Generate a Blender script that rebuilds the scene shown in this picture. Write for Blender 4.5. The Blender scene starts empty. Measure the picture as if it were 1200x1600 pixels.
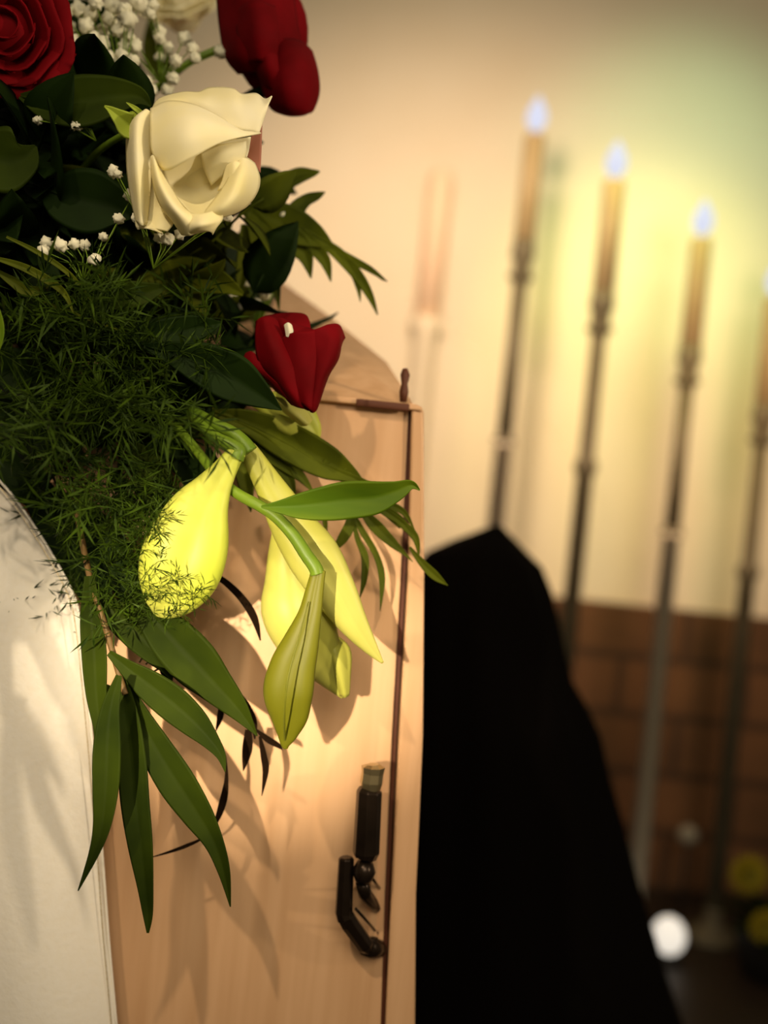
import bpy, bmesh, math, random
from mathutils import Vector, Matrix, noise
random.seed(11)
C = bpy.context.scene.collection
sc = bpy.context.scene
V = Vector
PI = math.pi

# ------------------------------------------------------------------ camera
CAM_H = 1.0
ROLL = math.radians(5.8)
cs, sn = math.cos(ROLL), math.sin(ROLL)
RIGHT = V((cs, 0, sn)); UP = V((-sn, 0, cs)); FWD = V((0, 1, 0))
cam_d = bpy.data.cameras.new('camera'); cam = bpy.data.objects.new('camera', cam_d); C.objects.link(cam)
cam.matrix_world = Matrix(((RIGHT.x, UP.x, 0, 0), (0, 0, -1, 0), (RIGHT.z, UP.z, 0, CAM_H), (0, 0, 0, 1)))
cam_d.sensor_fit = 'VERTICAL'; cam_d.sensor_height = 36; cam_d.lens = 36
cam_d.clip_start = 0.02
cam_d.dof.use_dof = True; cam_d.dof.focus_distance = 0.575; cam_d.dof.aperture_fstop = 3.0
sc.camera = cam
# ------------------------------------------------------------------ world, exposure, lights
w = bpy.data.worlds.new('world'); sc.world = w; w.use_nodes = True
w.node_tree.nodes['Background'].inputs[0].default_value = (1.0, 0.80, 0.55, 1)
w.node_tree.nodes['Background'].inputs[1].default_value = 0.16
sc.view_settings.view_transform = 'Standard'; sc.view_settings.look = 'None'
sc.view_settings.exposure = 0.0; sc.view_settings.gamma = 1.0; sc.view_settings.use_curve_mapping = False

def P(px, py, d):
    """point at distance d in front of the lens plane, seen at px,py of a 1200x1600 picture"""
    return V((0, 0, CAM_H)) + FWD*d + RIGHT*((px-600)/1600*d) + UP*(-(py-800)/1600*d)

def spot(name, loc, target, energy, col, size_deg, blend, radius):
    l = bpy.data.lights.new(name, 'SPOT'); l.energy = energy; l.color = col
    l.spot_size = math.radians(size_deg); l.spot_blend = blend; l.shadow_soft_size = radius
    o = bpy.data.objects.new(name, l); C.objects.link(o); o.location = loc
    o.rotation_euler = (V(target)-V(loc)).to_track_quat('-Z', 'Y').to_euler()
    return o
def area(name, loc, target, energy, col, sx, sy):
    l = bpy.data.lights.new(name, 'AREA'); l.energy = energy; l.color = col
    l.shape = 'RECTANGLE'; l.size = sx; l.size_y = sy
    o = bpy.data.objects.new(name, l); C.objects.link(o); o.location = loc
    o.rotation_euler = (V(target)-V(loc)).to_track_quat('-Z', 'Y').to_euler()
    return o
WALL_Y = 3.0
# ceiling spotlight on the coffin end, spotlight from the right, added spots tinting the wall
spot('ceiling_spotlight', (-0.42, -0.35, 1.85), P(400, 960, 0.64), 29, (1.0, 0.80, 0.56), 24, 1.0, 0.018)
spot('aisle_spotlight', (-0.28, -0.38, 1.02), P(375, 1010, 0.64), 95, (1.0, 0.82, 0.57), 15.5, 1.0, 0.005)
spot('side_spotlight', (0.95, 0.05, 1.25), P(430, 520, 0.60), 33, (1.0, 0.82, 0.58), 42, 1.0, 0.03)
area('room_light', (0.2, -1.2, 1.9), (-0.1, 0.7, 1.0), 17, (1.0, 0.86, 0.64), 0.8, 0.8)
area('pole_fill_light', (0.5, 0.9, 2.7), (0.7, 2.7, 1.2), 4, (1.0, 0.84, 0.58), 0.5, 0.5)  # added fill that brightens the candlestick poles, no real lamp hangs there
spot('wall_fill_peach', (0.0, 1.6, 2.0), (0.12, WALL_Y, 1.45), 88, (1.0, 0.72, 0.50), 100, 1.0, 0.1)  # added unseen spot giving the wall its peach tone
spot('wall_fill_yellow', (0.58, 2.0, 2.35), (0.72, WALL_Y, 1.52), 40, (1.0, 1.0, 0.26), 60, 1.0, 0.1)  # added unseen spot standing in for yellow glow round the candles
spot('wall_fill_low', (0.9, 1.9, 1.5), (0.7, WALL_Y, 1.10), 20, (1.0, 0.62, 0.36), 80, 1.0, 0.1)  # added unseen spot for the orange tone low on the wall
spot('wall_fill_green', (0.8, 2.0, 2.3), (0.80, WALL_Y, 2.02), 19, (0.52, 1.0, 0.60), 66, 1.0, 0.1)  # added green spot tinting the upper wall, no such lamp in the room

# ------------------------------------------------------------------ materials
def mat(name, col, rough=0.6, metal=0.0, spec=0.3, trans=0.0, nscale=0, namt=0.0, col2=None, stretch=(1,1,1), bump=0.0, emit=None, estr=0, sss=0.0, detail=3):
    m = bpy.data.materials.new(name); m.use_nodes = True
    nt = m.node_tree; b = nt.nodes['Principled BSDF']
    b.inputs['Base Color'].default_value = (*col, 1); b.inputs['Roughness'].default_value = rough
    b.inputs['Metallic'].default_value = metal; b.inputs['Specular IOR Level'].default_value = spec
    if nscale:
        tc = nt.nodes.new('ShaderNodeTexCoord'); mp = nt.nodes.new('ShaderNodeMapping'); mp.inputs['Scale'].default_value = stretch
        n = nt.nodes.new('ShaderNodeTexNoise'); n.inputs['Scale'].default_value = nscale; n.inputs['Detail'].default_value = detail
        nt.links.new(tc.outputs['Object'], mp.inputs[0]); nt.links.new(mp.outputs[0], n.inputs['Vector'])
        r = nt.nodes.new('ShaderNodeValToRGB'); r.color_ramp.elements[0].position = 0.3; r.color_ramp.elements[1].position = 0.7
        c2 = col2 or tuple(c*(1-namt) for c in col)
        r.color_ramp.elements[0].color = (*c2, 1); r.color_ramp.elements[1].color = (*col, 1)
        nt.links.new(n.outputs['Fac'], r.inputs[0]); nt.links.new(r.outputs[0], b.inputs['Base Color'])
        if bump:
            bp = nt.nodes.new('ShaderNodeBump'); bp.inputs['Strength'].default_value = bump; bp.inputs['Distance'].default_value = 0.002
            nt.links.new(n.outputs['Fac'], bp.inputs['Height']); nt.links.new(bp.outputs[0], b.inputs['Normal'])
    if emit:
        b.inputs['Emission Color'].default_value = (*emit, 1); b.inputs['Emission Strength'].default_value = estr
    if sss:
        b.inputs['Subsurface Weight'].default_value = sss; b.inputs['Subsurface Radius'].default_value = (0.01, 0.006, 0.003)
        b.inputs['Subsurface Scale'].default_value = 0.6
    if trans:
        tl = nt.nodes.new('ShaderNodeBsdfTranslucent'); mx = nt.nodes.new('ShaderNodeMixShader'); mx.inputs[0].default_value = trans
        out = nt.nodes['Material Output']
        if nscale: nt.links.new(r.outputs[0], tl.inputs[0])
        else: tl.inputs[0].default_value = (*col, 1)
        nt.links.new(b.outputs[0], mx.inputs[1]); nt.links.new(tl.outputs[0], mx.inputs[2]); nt.links.new(mx.outputs[0], out.inputs[0])
    return m
M = dict(
    wood=mat('beech_veneer', (0.72, 0.44, 0.24), 0.45, nscale=90, col2=(0.61, 0.35, 0.175), stretch=(1, 1, 0.06), bump=0.05, detail=5),
    groove=mat('groove_shadow_gap_wood', (0.10, 0.03, 0.012), 0.6),
    satin=mat('white_satin', (0.90, 0.85, 0.75), 0.38, nscale=260, col2=(0.88, 0.82, 0.70), bump=0.15),
    gold=mat('gold_thread', (0.62, 0.46, 0.20), 0.4, metal=0.6, nscale=900, col2=(0.8, 0.75, 0.6)),
    handle=mat('dark_bronze', (0.035, 0.022, 0.014), 0.28, metal=0.7, nscale=60, col2=(0.02, 0.013, 0.008)),
    handle_cap=mat('pewter_cap', (0.42, 0.34, 0.18), 0.3, metal=0.9),
    ivory=mat('ivory_petal', (0.96, 0.90, 0.66), 0.5, trans=0.25, nscale=22, col2=(0.95, 0.85, 0.42), sss=0.0),
    pinkp=mat('dusty_pink_petal', (0.50, 0.20, 0.13), 0.6, trans=0.2),
    red=mat('red_petal', (0.19, 0.001, 0.004), 0.75, trans=0.1, nscale=30, col2=(0.10, 0.0005, 0.0015), spec=0.08),
    bud=mat('lily_bud_yellow_green', (0.60, 0.62, 0.11), 0.45, trans=0.2, nscale=16, col2=(0.42, 0.50, 0.03), spec=0.25),
    budpale=mat('lily_bud_pale', (0.62, 0.60, 0.15), 0.45, trans=0.2, nscale=16, col2=(0.42, 0.43, 0.045), stretch=(1,1,.5)),
    budgreen=mat('lily_bud_green', (0.17, 0.17, 0.006), 0.5, trans=0.12, nscale=14, col2=(0.12, 0.125, 0.004)),
    budridge=mat('lily_bud_ridge', (0.13, 0.14, 0.01), 0.5),
    stem=mat('lily_stem_green', (0.16, 0.25, 0.015), 0.42, nscale=30, col2=(0.09, 0.16, 0.01)),
    leafbright=mat('bright_leaf', (0.15, 0.22, 0.005), 0.55, trans=0.15, spec=0.15, nscale=55, col2=(0.07, 0.14, 0.004), stretch=(.15, 1, 1)),
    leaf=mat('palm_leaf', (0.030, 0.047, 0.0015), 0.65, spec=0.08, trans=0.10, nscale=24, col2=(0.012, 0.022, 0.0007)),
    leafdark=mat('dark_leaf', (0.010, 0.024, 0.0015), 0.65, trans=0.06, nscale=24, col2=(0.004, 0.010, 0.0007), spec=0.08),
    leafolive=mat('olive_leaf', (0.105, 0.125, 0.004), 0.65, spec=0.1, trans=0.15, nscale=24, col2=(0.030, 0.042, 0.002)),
    needle=mat('fern_needle', (0.045, 0.082, 0.003), 0.6, spec=0.1, trans=0.1, nscale=45, col2=(0.003, 0.010, 0.0005)),
    grass=mat('bear_grass_brown', (0.010, 0.005, 0.002), 0.8, spec=0.03),
    twig=mat('brown_twig', (0.12, 0.07, 0.02), 0.6),
    sepal=mat('rose_sepal', (0.30, 0.38, 0.03), 0.5, trans=0.2),
    breath=mat('gypsophila_white', (0.88, 0.84, 0.62), 0.6, trans=0.2),
    foam=mat('light_block_foam', (0.012, 0.022, 0.006), 0.95, nscale=80, col2=(0.006, 0.012, 0.003)),
    black=mat('black_cloth', (0.004, 0.003, 0.0025), 1.0, spec=0.03),
    wax=mat('ivory_wax', (0.36, 0.27, 0.14), 0.5, nscale=6, col2=(0.32, 0.24, 0.12)),
    pinkwax=mat('pale_pink_wax', (0.90, 0.66, 0.46), 0.8),
    flame=mat('flame', (0.05, 0.05, 0.05), 0.9, spec=0.0, emit=(0.66, 0.70, 0.88), estr=1.0),
    wick=mat('wick', (0.03, 0.02, 0.01), 0.9),
    metal=mat('brushed_nickel', (0.15, 0.125, 0.075), 0.5, metal=0.1, nscale=20, col2=(0.12, 0.10, 0.06)),
    plinth=mat('cream_painted_post', (0.78, 0.68, 0.50), 0.6),
    plaster=mat('cream_plaster', (0.80, 0.72, 0.55), 0.9, nscale=3, col2=(0.77, 0.68, 0.50)),
    floor=mat('dark_floor', (0.035, 0.022, 0.012), 0.5, nscale=4, col2=(0.02, 0.013, 0.008)),
    glass=mat('white_lantern_glass', (0.95, 0.92, 0.85), 0.3, emit=(1.0, 0.92, 0.8), estr=0.75),
    greyball=mat('grey_knob', (0.30, 0.27, 0.2), 0.4),
    yellow=mat('yellow_petal', (0.50, 0.40, 0.02), 0.6, trans=0.1, nscale=60, col2=(0.38, 0.28, 0.012)),
    centre=mat('bloom_centre', (0.22, 0.20, 0.02), 0.8),
    pot=mat('dark_pot', (0.02, 0.018, 0.015), 0.6),
    bier=mat('bier_wood', (0.05, 0.03, 0.02), 0.6),
)
def brick_mat():
    m = bpy.data.materials.new('brown_stone_blocks'); m.use_nodes = True; nt = m.node_tree; b = nt.nodes['Principled BSDF']
    tc = nt.nodes.new('ShaderNodeTexCoord'); sp = nt.nodes.new('ShaderNodeSeparateXYZ'); cb = nt.nodes.new('ShaderNodeCombineXYZ')
    nt.links.new(tc.outputs['Object'], sp.inputs[0]); nt.links.new(sp.outputs[0], cb.inputs[0]); nt.links.new(sp.outputs[2], cb.inputs[1])
    br = nt.nodes.new('ShaderNodeTexBrick'); nt.links.new(cb.outputs[0], br.inputs['Vector'])
    br.inputs['Color1'].default_value = (0.20, 0.085, 0.028, 1); br.inputs['Color2'].default_value = (0.15, 0.065, 0.018, 1)
    br.inputs['Mortar'].default_value = (0.075, 0.032, 0.009, 1); br.inputs['Scale'].default_value = 1
    br.inputs['Brick Width'].default_value = 0.36; br.inputs['Row Height'].default_value = 0.165
    br.inputs['Mortar Size'].default_value = 0.016; br.inputs['Mortar Smooth'].default_value = 0.4
    n = nt.nodes.new('ShaderNodeTexNoise'); n.inputs['Scale'].default_value = 7
    mx = nt.nodes.new('ShaderNodeMix'); mx.data_type = 'RGBA'; mx.blend_type = 'MULTIPLY'; mx.inputs[0].default_value = 0.6
    nt.links.new(tc.outputs['Object'], n.inputs['Vector']); nt.links.new(br.outputs['Color'], mx.inputs[6]); nt.links.new(n.outputs['Fac'], mx.inputs[7])
    nt.links.new(mx.outputs[2], b.inputs['Base Color']); b.inputs['Roughness'].default_value = 0.8
    return m
M['brick'] = brick_mat()

# ------------------------------------------------------------------ mesh helpers
class MB:
    def __init__(s): s.v = []; s.f = []
    def add(s, v, f):
        o = len(s.v); s.v += [V(x) for x in v]; s.f += [tuple(i+o for i in q) for q in f]; return s
    def grid(s, rows, closed=False):
        o = len(s.v); n = len(rows[0])
        for r in rows: s.v += [V(x) for x in r]
        for i in range(len(rows)-1):
            for j in range(n if closed else n-1):
                k = (j+1) % n
                s.f.append((o+i*n+j, o+i*n+k, o+(i+1)*n+k, o+(i+1)*n+j))
        return s
    def box(s, a, b):
        x0,y0,z0 = a; x1,y1,z1 = b
        return s.add([(x0,y0,z0),(x1,y0,z0),(x1,y1,z0),(x0,y1,z0),(x0,y0,z1),(x1,y0,z1),(x1,y1,z1),(x0,y1,z1)],
              [(0,3,2,1),(4,5,6,7),(0,1,5,4),(1,2,6,5),(2,3,7,6),(3,0,4,7)])
    def prism(s, front, back):
        n = len(front); o = len(s.v); s.v += [V(p) for p in front]+[V(p) for p in back]
        s.f.append(tuple(o+i for i in range(n))); s.f.append(tuple(o+n+i for i in reversed(range(n))))
        for i in range(n):
            j = (i+1) % n; s.f.append((o+i, o+n+i, o+n+j, o+j))
        return s
    def tube(s, pts, rad, seg=10, lobes=0, amp=0.0, up=None, flat=1.0):
        pts = [V(p) for p in pts]; rad = rad if hasattr(rad, '__len__') else [rad]*len(pts)
        ref = V(up) if up is not None else V((0.13, 1, 0.21)).normalized(); rows = []
        for i, p in enumerate(pts):
            t = (pts[min(i+1, len(pts)-1)]-pts[max(i-1, 0)]).normalized()
            a = t.cross(ref)
            if a.length < 1e-4: a = t.cross(V((1, 0, 0)))
            a.normalize(); b = t.cross(a).normalized(); ref = -b if b.dot(ref) < 0 else b
            b = ref; a = t.cross(b).normalized()
            row = []
            for k in range(seg):
                th = 2*PI*k/seg; r = rad[i]*(1+amp*math.cos(lobes*th)-.05*max(0, math.cos(lobes*th+PI))**8) if lobes else rad[i]
                row.append(p + a*math.cos(th)*r + b*math.sin(th)*r*flat)
            rows.append(row)
        o = len(s.v); s.grid(rows, True); n = seg
        s.f.append(tuple(o+k for k in reversed(range(n)))); e = o+(len(rows)-1)*n; s.f.append(tuple(e+k for k in range(n)))
        return s
    def lathe(s, base, prof, seg=20):
        rows = [[V(base)+V((r*math.cos(2*PI*k/seg), r*math.sin(2*PI*k/seg), z)) for k in range(seg)] for r, z in prof]
        o = len(s.v); s.grid(rows, True); s.f.append(tuple(o+k for k in range(seg))); e = o+(len(rows)-1)*seg
        s.f.append(tuple(e+k for k in range(seg))); return s
    def blob(s, c, rx, ry, rz, nz=0.0, nsc=1.0, su=20, sv=12, seed=0):
        rows = []
        for i in range(sv+1):
            ph = PI*i/sv; row = []
            for k in range(su):
                th = 2*PI*k/su; d = V((math.sin(ph)*math.cos(th), math.sin(ph)*math.sin(th), math.cos(ph)))
                f = 1+nz*noise.noise(d*nsc+V((seed, 0, 0)))
                row.append(V(c)+V((d.x*rx, d.y*ry, d.z*rz))*f)
            rows.append(row)
        return s.grid(rows, True)

def cr(p0, p1, p2, p3, t):
    return 0.5*((2*p1)+(-p0+p2)*t+(2*p0-5*p1+4*p2-p3)*t*t+(-p0+3*p1-3*p2+p3)*t**3)
def curve(pts, n=6):
    """smooth curve through tuples/vectors of any length"""
    out = []; L = len(pts)
    for i in range(L-1):
        a, b, c, d = pts[max(i-1, 0)], pts[i], pts[i+1], pts[min(i+2, L-1)]
        for k in range(n):
            t = k/n; out.append(tuple(cr(a[q], b[q], c[q], d[q], t) for q in range(len(b))))
    out.append(tuple(pts[-1])); return out
def surf(grid, n=5):
    rows = [curve(r, n) for r in grid]
    cols = [curve([r[j] for r in rows], n) for j in range(len(rows[0]))]
    return [[cols[j][i] for j in range(len(cols))] for i in range(len(cols[0]))]

def link(o, parent):
    C.objects.link(o)
    if parent: o.parent = parent
def world_loc(p):
    l = V((0, 0, 0))
    while p: l += p.location; p = p.parent
    return l
def obj(name, mb, m, parent=None, smooth=True, solid=0, bevel=0, origin=None):
    loc = world_loc(parent)
    me = bpy.data.meshes.new(name); off = V(origin) if origin is not None else loc
    me.from_pydata([tuple(v-off) for v in mb.v], [], mb.f); me.update()
    bm = bmesh.new(); bm.from_mesh(me); bmesh.ops.remove_doubles(bm, verts=bm.verts, dist=1e-6)
    bmesh.ops.recalc_face_normals(bm, faces=bm.faces); bm.to_mesh(me); bm.free()
    for p in me.polygons: p.use_smooth = smooth
    me.materials.append(M[m] if isinstance(m, str) else m)
    o = bpy.data.objects.new(name, me); link(o, parent); o.location = off-loc
    if solid:
        s = o.modifiers.new('thickness', 'SOLIDIFY'); s.thickness = solid; s.offset = 0
    if bevel:
        b = o.modifiers.new('bevel', 'BEVEL'); b.width = bevel; b.segments = 2; b.limit_method = 'ANGLE'
    return o
def tag(o, label, cat, group=None):
    o['label'] = label; o['category'] = cat
    if group: o['group'] = group
    return o
def thing(name, label, cat, loc, group=None):
    o = bpy.data.objects.new(name, None); o.empty_display_size = 0.02; C.objects.link(o); o.location = V(loc)
    return tag(o, label, cat, group)
def struct(name, mb, m, **k):
    o = obj(name, mb, m, smooth=False, **k); o['kind'] = 'structure'; return o
def copy_tree(o, parent=None):
    c = o.copy(); C.objects.link(c); c.parent = parent
    for ch in list(o.children): copy_tree(ch, c)
    return c

def petal(mb, rows, d, n=5):
    """rows of (px, py, mm behind d)"""
    g = surf(rows, n)
    mb.grid([[P(x, y, d+z*0.001) for (x, y, z) in r] for r in g]); return mb
def blade(mb, pts, d=None, fold=0.35, n=6, bend=0.0, thick=0.00022, twist=0.0, wave=0.0):
    """pts: (px, py, half width px[, mm behind d]); a leaf with a keel and real thickness"""
    pts = [(p[0], p[1], p[2], (p[3] if len(p) > 3 else 0)) for p in pts]
    cv = curve(pts, n); rows = []
    for i, (x, y, hw, z) in enumerate(cv):
        a = cv[max(i-1, 0)]; b = cv[min(i+1, len(cv)-1)]
        tx, ty = b[0]-a[0], b[1]-a[1]; L = math.hypot(tx, ty) or 1; nx, ny = -ty/L, tx/L
        hw = max(hw, 0.3); dd = d+z*0.001; k = dd/1600
        tw = twist*(i/len(cv)-0.3)
        def q(u, up, c=0):
            wv = wave*math.sin(i*0.9+u*2)*abs(u)
            return P(x+nx*hw*u*math.cos(tw*u), y+ny*hw*u*math.cos(tw*u), dd-(fold*hw*k*abs(u))-up+wv*0.001+hw*k*math.sin(tw)*u+c)
        us = [-.82+.164*j for j in range(11)]; pl = min(.00045, hw*k*.045)
        rows.append([q(-1, 0)]+[q(u, thick, pl*(j % 2)) for j, u in enumerate(us)]+[q(1, 0)]+[q(us[10-j], -thick, pl*(j % 2)) for j in range(11)])
    mb.grid(rows, True); return mb
def pod(mb, pts, d, seg=36, lobes=3, amp=0.17, flat=0.85, n=6, up=None):
    cv = curve([(p[0], p[1], p[2], p[3] if len(p) > 3 else 0) for p in pts], n)
    P3 = [P(x, y, d+z*0.001) for x, y, r, z in cv]; R = [max(r, 0.3)*(d/1600) for x, y, r, z in cv]
    mb.tube(P3, R, seg, lobes, amp, flat=flat, up=up); return mb
def stem(mb, pts, d, r, n=6, seg=8):
    cv = curve([(p[0], p[1], p[2] if len(p) > 2 else 0) for p in pts], n)
    rr = r if not hasattr(r, '__len__') else [r[0]+(r[1]-r[0])*i/(len(cv)-1) for i in range(len(cv))]
    rr = [x*d/1600 for x in rr] if hasattr(rr, '__len__') else rr*d/1600
    mb.tube([P(x, y, d+z*0.001) for x, y, z in cv], rr, seg); return mb

# ================================================================== SETTING
struct('floor', MB().box((-2.2, -1.6, -0.05), (3.0, WALL_Y+0.1, 0)), 'floor')
struct('wall_back', MB().box((-2.2, WALL_Y, 0), (3.0, WALL_Y+0.1, 3.0)), 'plaster')
struct('trim_1', MB().box((-2.2, WALL_Y-0.06, 0.0), (3.0, WALL_Y, 0.805)), 'brick')


# ================================================================== COFFIN
PD = 0.66
cof = thing('coffin', 'light beech veneer coffin with bronze handle and raised lid, under the flower spray', 'coffin', (-0.18, 1.2, 0.60))
def poly_prism(mb, pts, d, depth):
    f = [P(x, y, d) for x, y in pts]; return mb.prism(f, [p+V((0, depth, 0)) for p in f])
X0 = -330
def yz(px, z, d): return 800 + ((CAM_H - z)/d*1600 + sn*(px-600))/cs
zt = P(650, 637, PD).z; zb = P(590, 1690, PD).z
def yb(px): return yz(px, zb, PD)
def yt(px): return yz(px, zt, PD)
# recessed end board, groove, right-hand corner board
poly_prism(mb := MB(), [(X0, yt(X0)+4), (638, yt(638)+4), (626, 900), (612, 1150), (601, 1400), (594, 1620), (590, 1690), (X0, yb(X0))], PD, 0.016)
obj('end_board', mb, 'wood', cof, smooth=False)
poly_prism(mb := MB(), [(637, 642), (646, 642), (634, 900), (620, 1150), (608, 1400), (600, 1620), (597, yb(597)), (588, yb(588))], PD+0.004, 0.012)
obj('groove', mb, 'groove', cof, smooth=False)
poly_prism(mb := MB(), [(643, 632), (662, 640), (663, 900), (661, 1150), (655, 1290), (650, 1400), (648, yb(648)), (599, yb(599)), (602, 1600), (611, 1400), (623, 1150), (637, 900)], PD-0.004, 0.03)
obj('corner_board', mb, 'wood', cof, smooth=False, bevel=0.0015)
# long sides and floor of the box, going back
xt = P(658, 660, PD).x; xr = P(645, 1690, PD).x
mb = MB().prism([(xr-0.014, PD+0.02, zb), (xr, PD+0.02, zb), (xt, PD+0.02, zt-0.01), (xt-0.014, PD+0.02, zt-0.01)],
                [(xr-0.03, 2.3, zb), (xr-0.012, 2.3, zb), (xt-0.012, 2.3, zt-0.01), (xt-0.03, 2.3, zt-0.01)])
obj('side_board', mb, 'wood', cof, smooth=False)
mb = MB().box((-0.42, PD+0.02, zb), (-0.405, 2.3, zt)); obj('side_board', mb, 'wood', cof, smooth=False)
obj('bottom_board', MB().box((-0.42, PD+0.02, zb), (xr-0.03, 2.3, zb+0.02)), 'wood', cof, smooth=False)
# lid: a rim, a sloped end face, sloped side, flat top
rim_f = [(X0, 628), (600, 628), (655, 634), (662, 640), (655, 650), (X0, 650)]
poly_prism(mb := MB(), [(X0, yt(X0)-6), (648, yt(648)-6), (660, yt(660)-2), (660, yt(660)+5), (648, yt(648)+4), (X0, yt(X0)+4)], PD-0.006, 0.03)
obj('lid_rim', mb, 'wood', cof, smooth=False, bevel=0.001)
A = P(X0, yt(X0)-6, PD); B_ = P(646, 632, PD); B1 = P(604, 566, PD+.1); D1 = P(520, 498, PD+0.2); D2 = P(440, 440, PD+0.30); D3 = P(300, 392, PD+0.32); D4 = P(X0, 350, PD+0.32)
BB = V((B_.x-0.02, 2.3, B_.z)); AA = V((A.x, 2.3, A.z))
T2 = V((D2.x, 1.98, D2.z)); T4 = V((D4.x, 1.98, D2.z)); T3 = V((D3.x, 1.98, D2.z+.01))
mb = MB(); mb.add([A, B_, B1, D1, D2, D3, D4, BB, AA, T2, T4, T3],
   [(0, 1, 2, 3, 4, 5, 6), (1, 7, 9, 4, 3, 2), (7, 8, 10, 11, 9), (4, 9, 11, 5), (5, 11, 10, 6), (0, 6, 10, 8), (0, 8, 7, 1)])
obj('lid', mb, 'wood', cof, smooth=False)
# lid screw by the rim
mb = MB(); mb.tube([P(630, 628, PD-0.004), P(631, 612, PD-0.004), P(632, 600, PD-0.004), P(633, 586, PD-0.004), P(633, 576, PD-0.004)], [.0022, .0030, .0020, .0031, .0016], 12)
scr = obj('lid_screw', mb, 'groove', cof)
obj('screw_plate', MB().box(tuple(P(556, 634, PD-0.0085)), tuple(P(640, 632, PD-0.004))), 'groove', cof, bevel=0.0008)
# carrying handle
hd = PD-0.030
hroot = obj('handle', MB().tube([P(566, 1343, hd), P(568, 1352, hd), P(569, 1362, hd), P(567, 1372, hd), P(564, 1380, hd)], [.0030, .0062, .0072, .0060, .0035], 16), 'handle', cof)
hroot['label'] = 'dark bronze carrying handle'
mb = MB().tube([P(578, 1232, hd), P(577, 1236, hd), P(572, 1332, hd), P(570, 1340, hd)], [.0066, .0080, .0084, .0072], 8)
obj('grip_bar', mb, 'handle', hroot, smooth=False, bevel=0.0005)
mb = MB().tube([P(580, 1234, hd), P(580, 1222, hd), P(582, 1208, hd), P(583, 1198, hd), P(583, 1194, hd)], [.0058, .0070, .0068, .0074, .0040], 8)
c_ = obj('grip_cap', mb, 'handle_cap', hroot, smooth=False); c_['label'] = 'pale metal end cap'
mb = MB().tube([P(541, 1339, hd+.002), P(541, 1342, hd+.002), P(537, 1426, hd+.002), P(540, 1436, hd+.002)], [.0040, .0050, .0056, .0056], 8)
mb.tube([P(539, 1430, hd+.002), P(545, 1441, hd+.004), P(570, 1476, hd+.012), P(576, 1484, hd+.014)], [.0056, .0058, .0056, .0040], 8)
obj('bracket', mb, 'handle', hroot, smooth=False, bevel=0.0005)
mb = MB().tube([P(572, 1478, hd+.014), P(584, 1482, hd+.022), P(590, 1482, PD)], [.0060, .0066, .0060], 10)
mb.tube([P(583, 1466, hd+.018), P(583, 1492, hd+.018)], .0032, 8)
obj('foot', mb, 'handle', hroot)
mb = MB().tube([P(566, 1380, hd), P(570, 1396, hd+.006), P(583, 1412, hd+.018), P(588, 1420, hd+.024)], [.0042, .0044, .0036, .0028], 10)
obj('hook', mb, 'handle', hroot)
for (a, b) in (((580, 1370), (593, 1388)), ((556, 1420), (590, 1458))):
    obj('rod', MB().tube([P(*a, hd), P(*b, PD)], .0009, 8), 'handle', hroot)
obj('backplate', MB().prism([P(x, y, PD-.004) for x, y in ((583, 1215), (592, 1215), (590, 1350), (588, 1498), (578, 1498), (580, 1350))], [P(x, y, PD) for x, y in ((583, 1215), (592, 1215), (590, 1350), (588, 1498), (578, 1498), (580, 1350))]), 'wood', hroot, smooth=False)
# bier under the coffin
bz = thing('bier', 'dark wooden bier standing under the coffin', 'bier', (-0.2, 1.4, 0))
obj('bier_top', MB().box((-0.44, PD+0.05, zb-0.055), (-0.03, 2.25, zb-0.002)), 'bier', bz, smooth=False)
for x in (-0.4, -0.05):
    for y in (0.8, 2.1): obj('leg', MB().box((x-.02, y-.02, 0), (x+.02, y+.02, zb-0.055)), 'bier', bz, smooth=False)

# ================================================================== RIBBON
rb = thing('funeral_ribbon', 'white satin funeral ribbon with a gold-edged hem, hanging from the spray over the coffin end', 'ribbon', P(0, 1000, 0.62))
edge = [(-60, 690, 0), (0, 752, -2), (30, 788, -4), (62, 835, -6), (95, 890, -8), (118, 938, -8), (127, 985, -6), (135, 1060, -4), (144, 1150, -2), (153, 1250, 0), (161, 1350, 0), (170, 1470, 0), (181, 1590, 0), (192, 1720, 0)]
ev = curve(edge, 4); rows = []; hem = []; ln = []
for (x, y, z) in ev:
    lx = -260+0.1*(y-700)
    rows.append([P(x+(lx-x)*u, y+u*26, 0.640+(z - 16*math.sin(min(u*2.2, 1)*PI/2) + 7*math.sin(u*5+y*0.002))*0.001) for u in (0, .015, .04, .08, .14, .22, .32, .45, .6, .8, 1)])
    hem.append((x, y, z)); ln.append((x-8, y+1, z))
obj('satin', MB().grid(rows), 'satin', rb, solid=0.0006)
obj('hem', MB().tube([P(x, y, 0.640+z*.001) for x, y, z in ev], 0.0008, 8), 'satin', rb)
g = obj('gold_thread', MB().tube([P(x-8, y+1, 0.6385+(z-2.2)*.001) for x, y, z in ev], 0.00042, 6), 'gold', rb); g['label'] = 'thin gold thread line'

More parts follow.
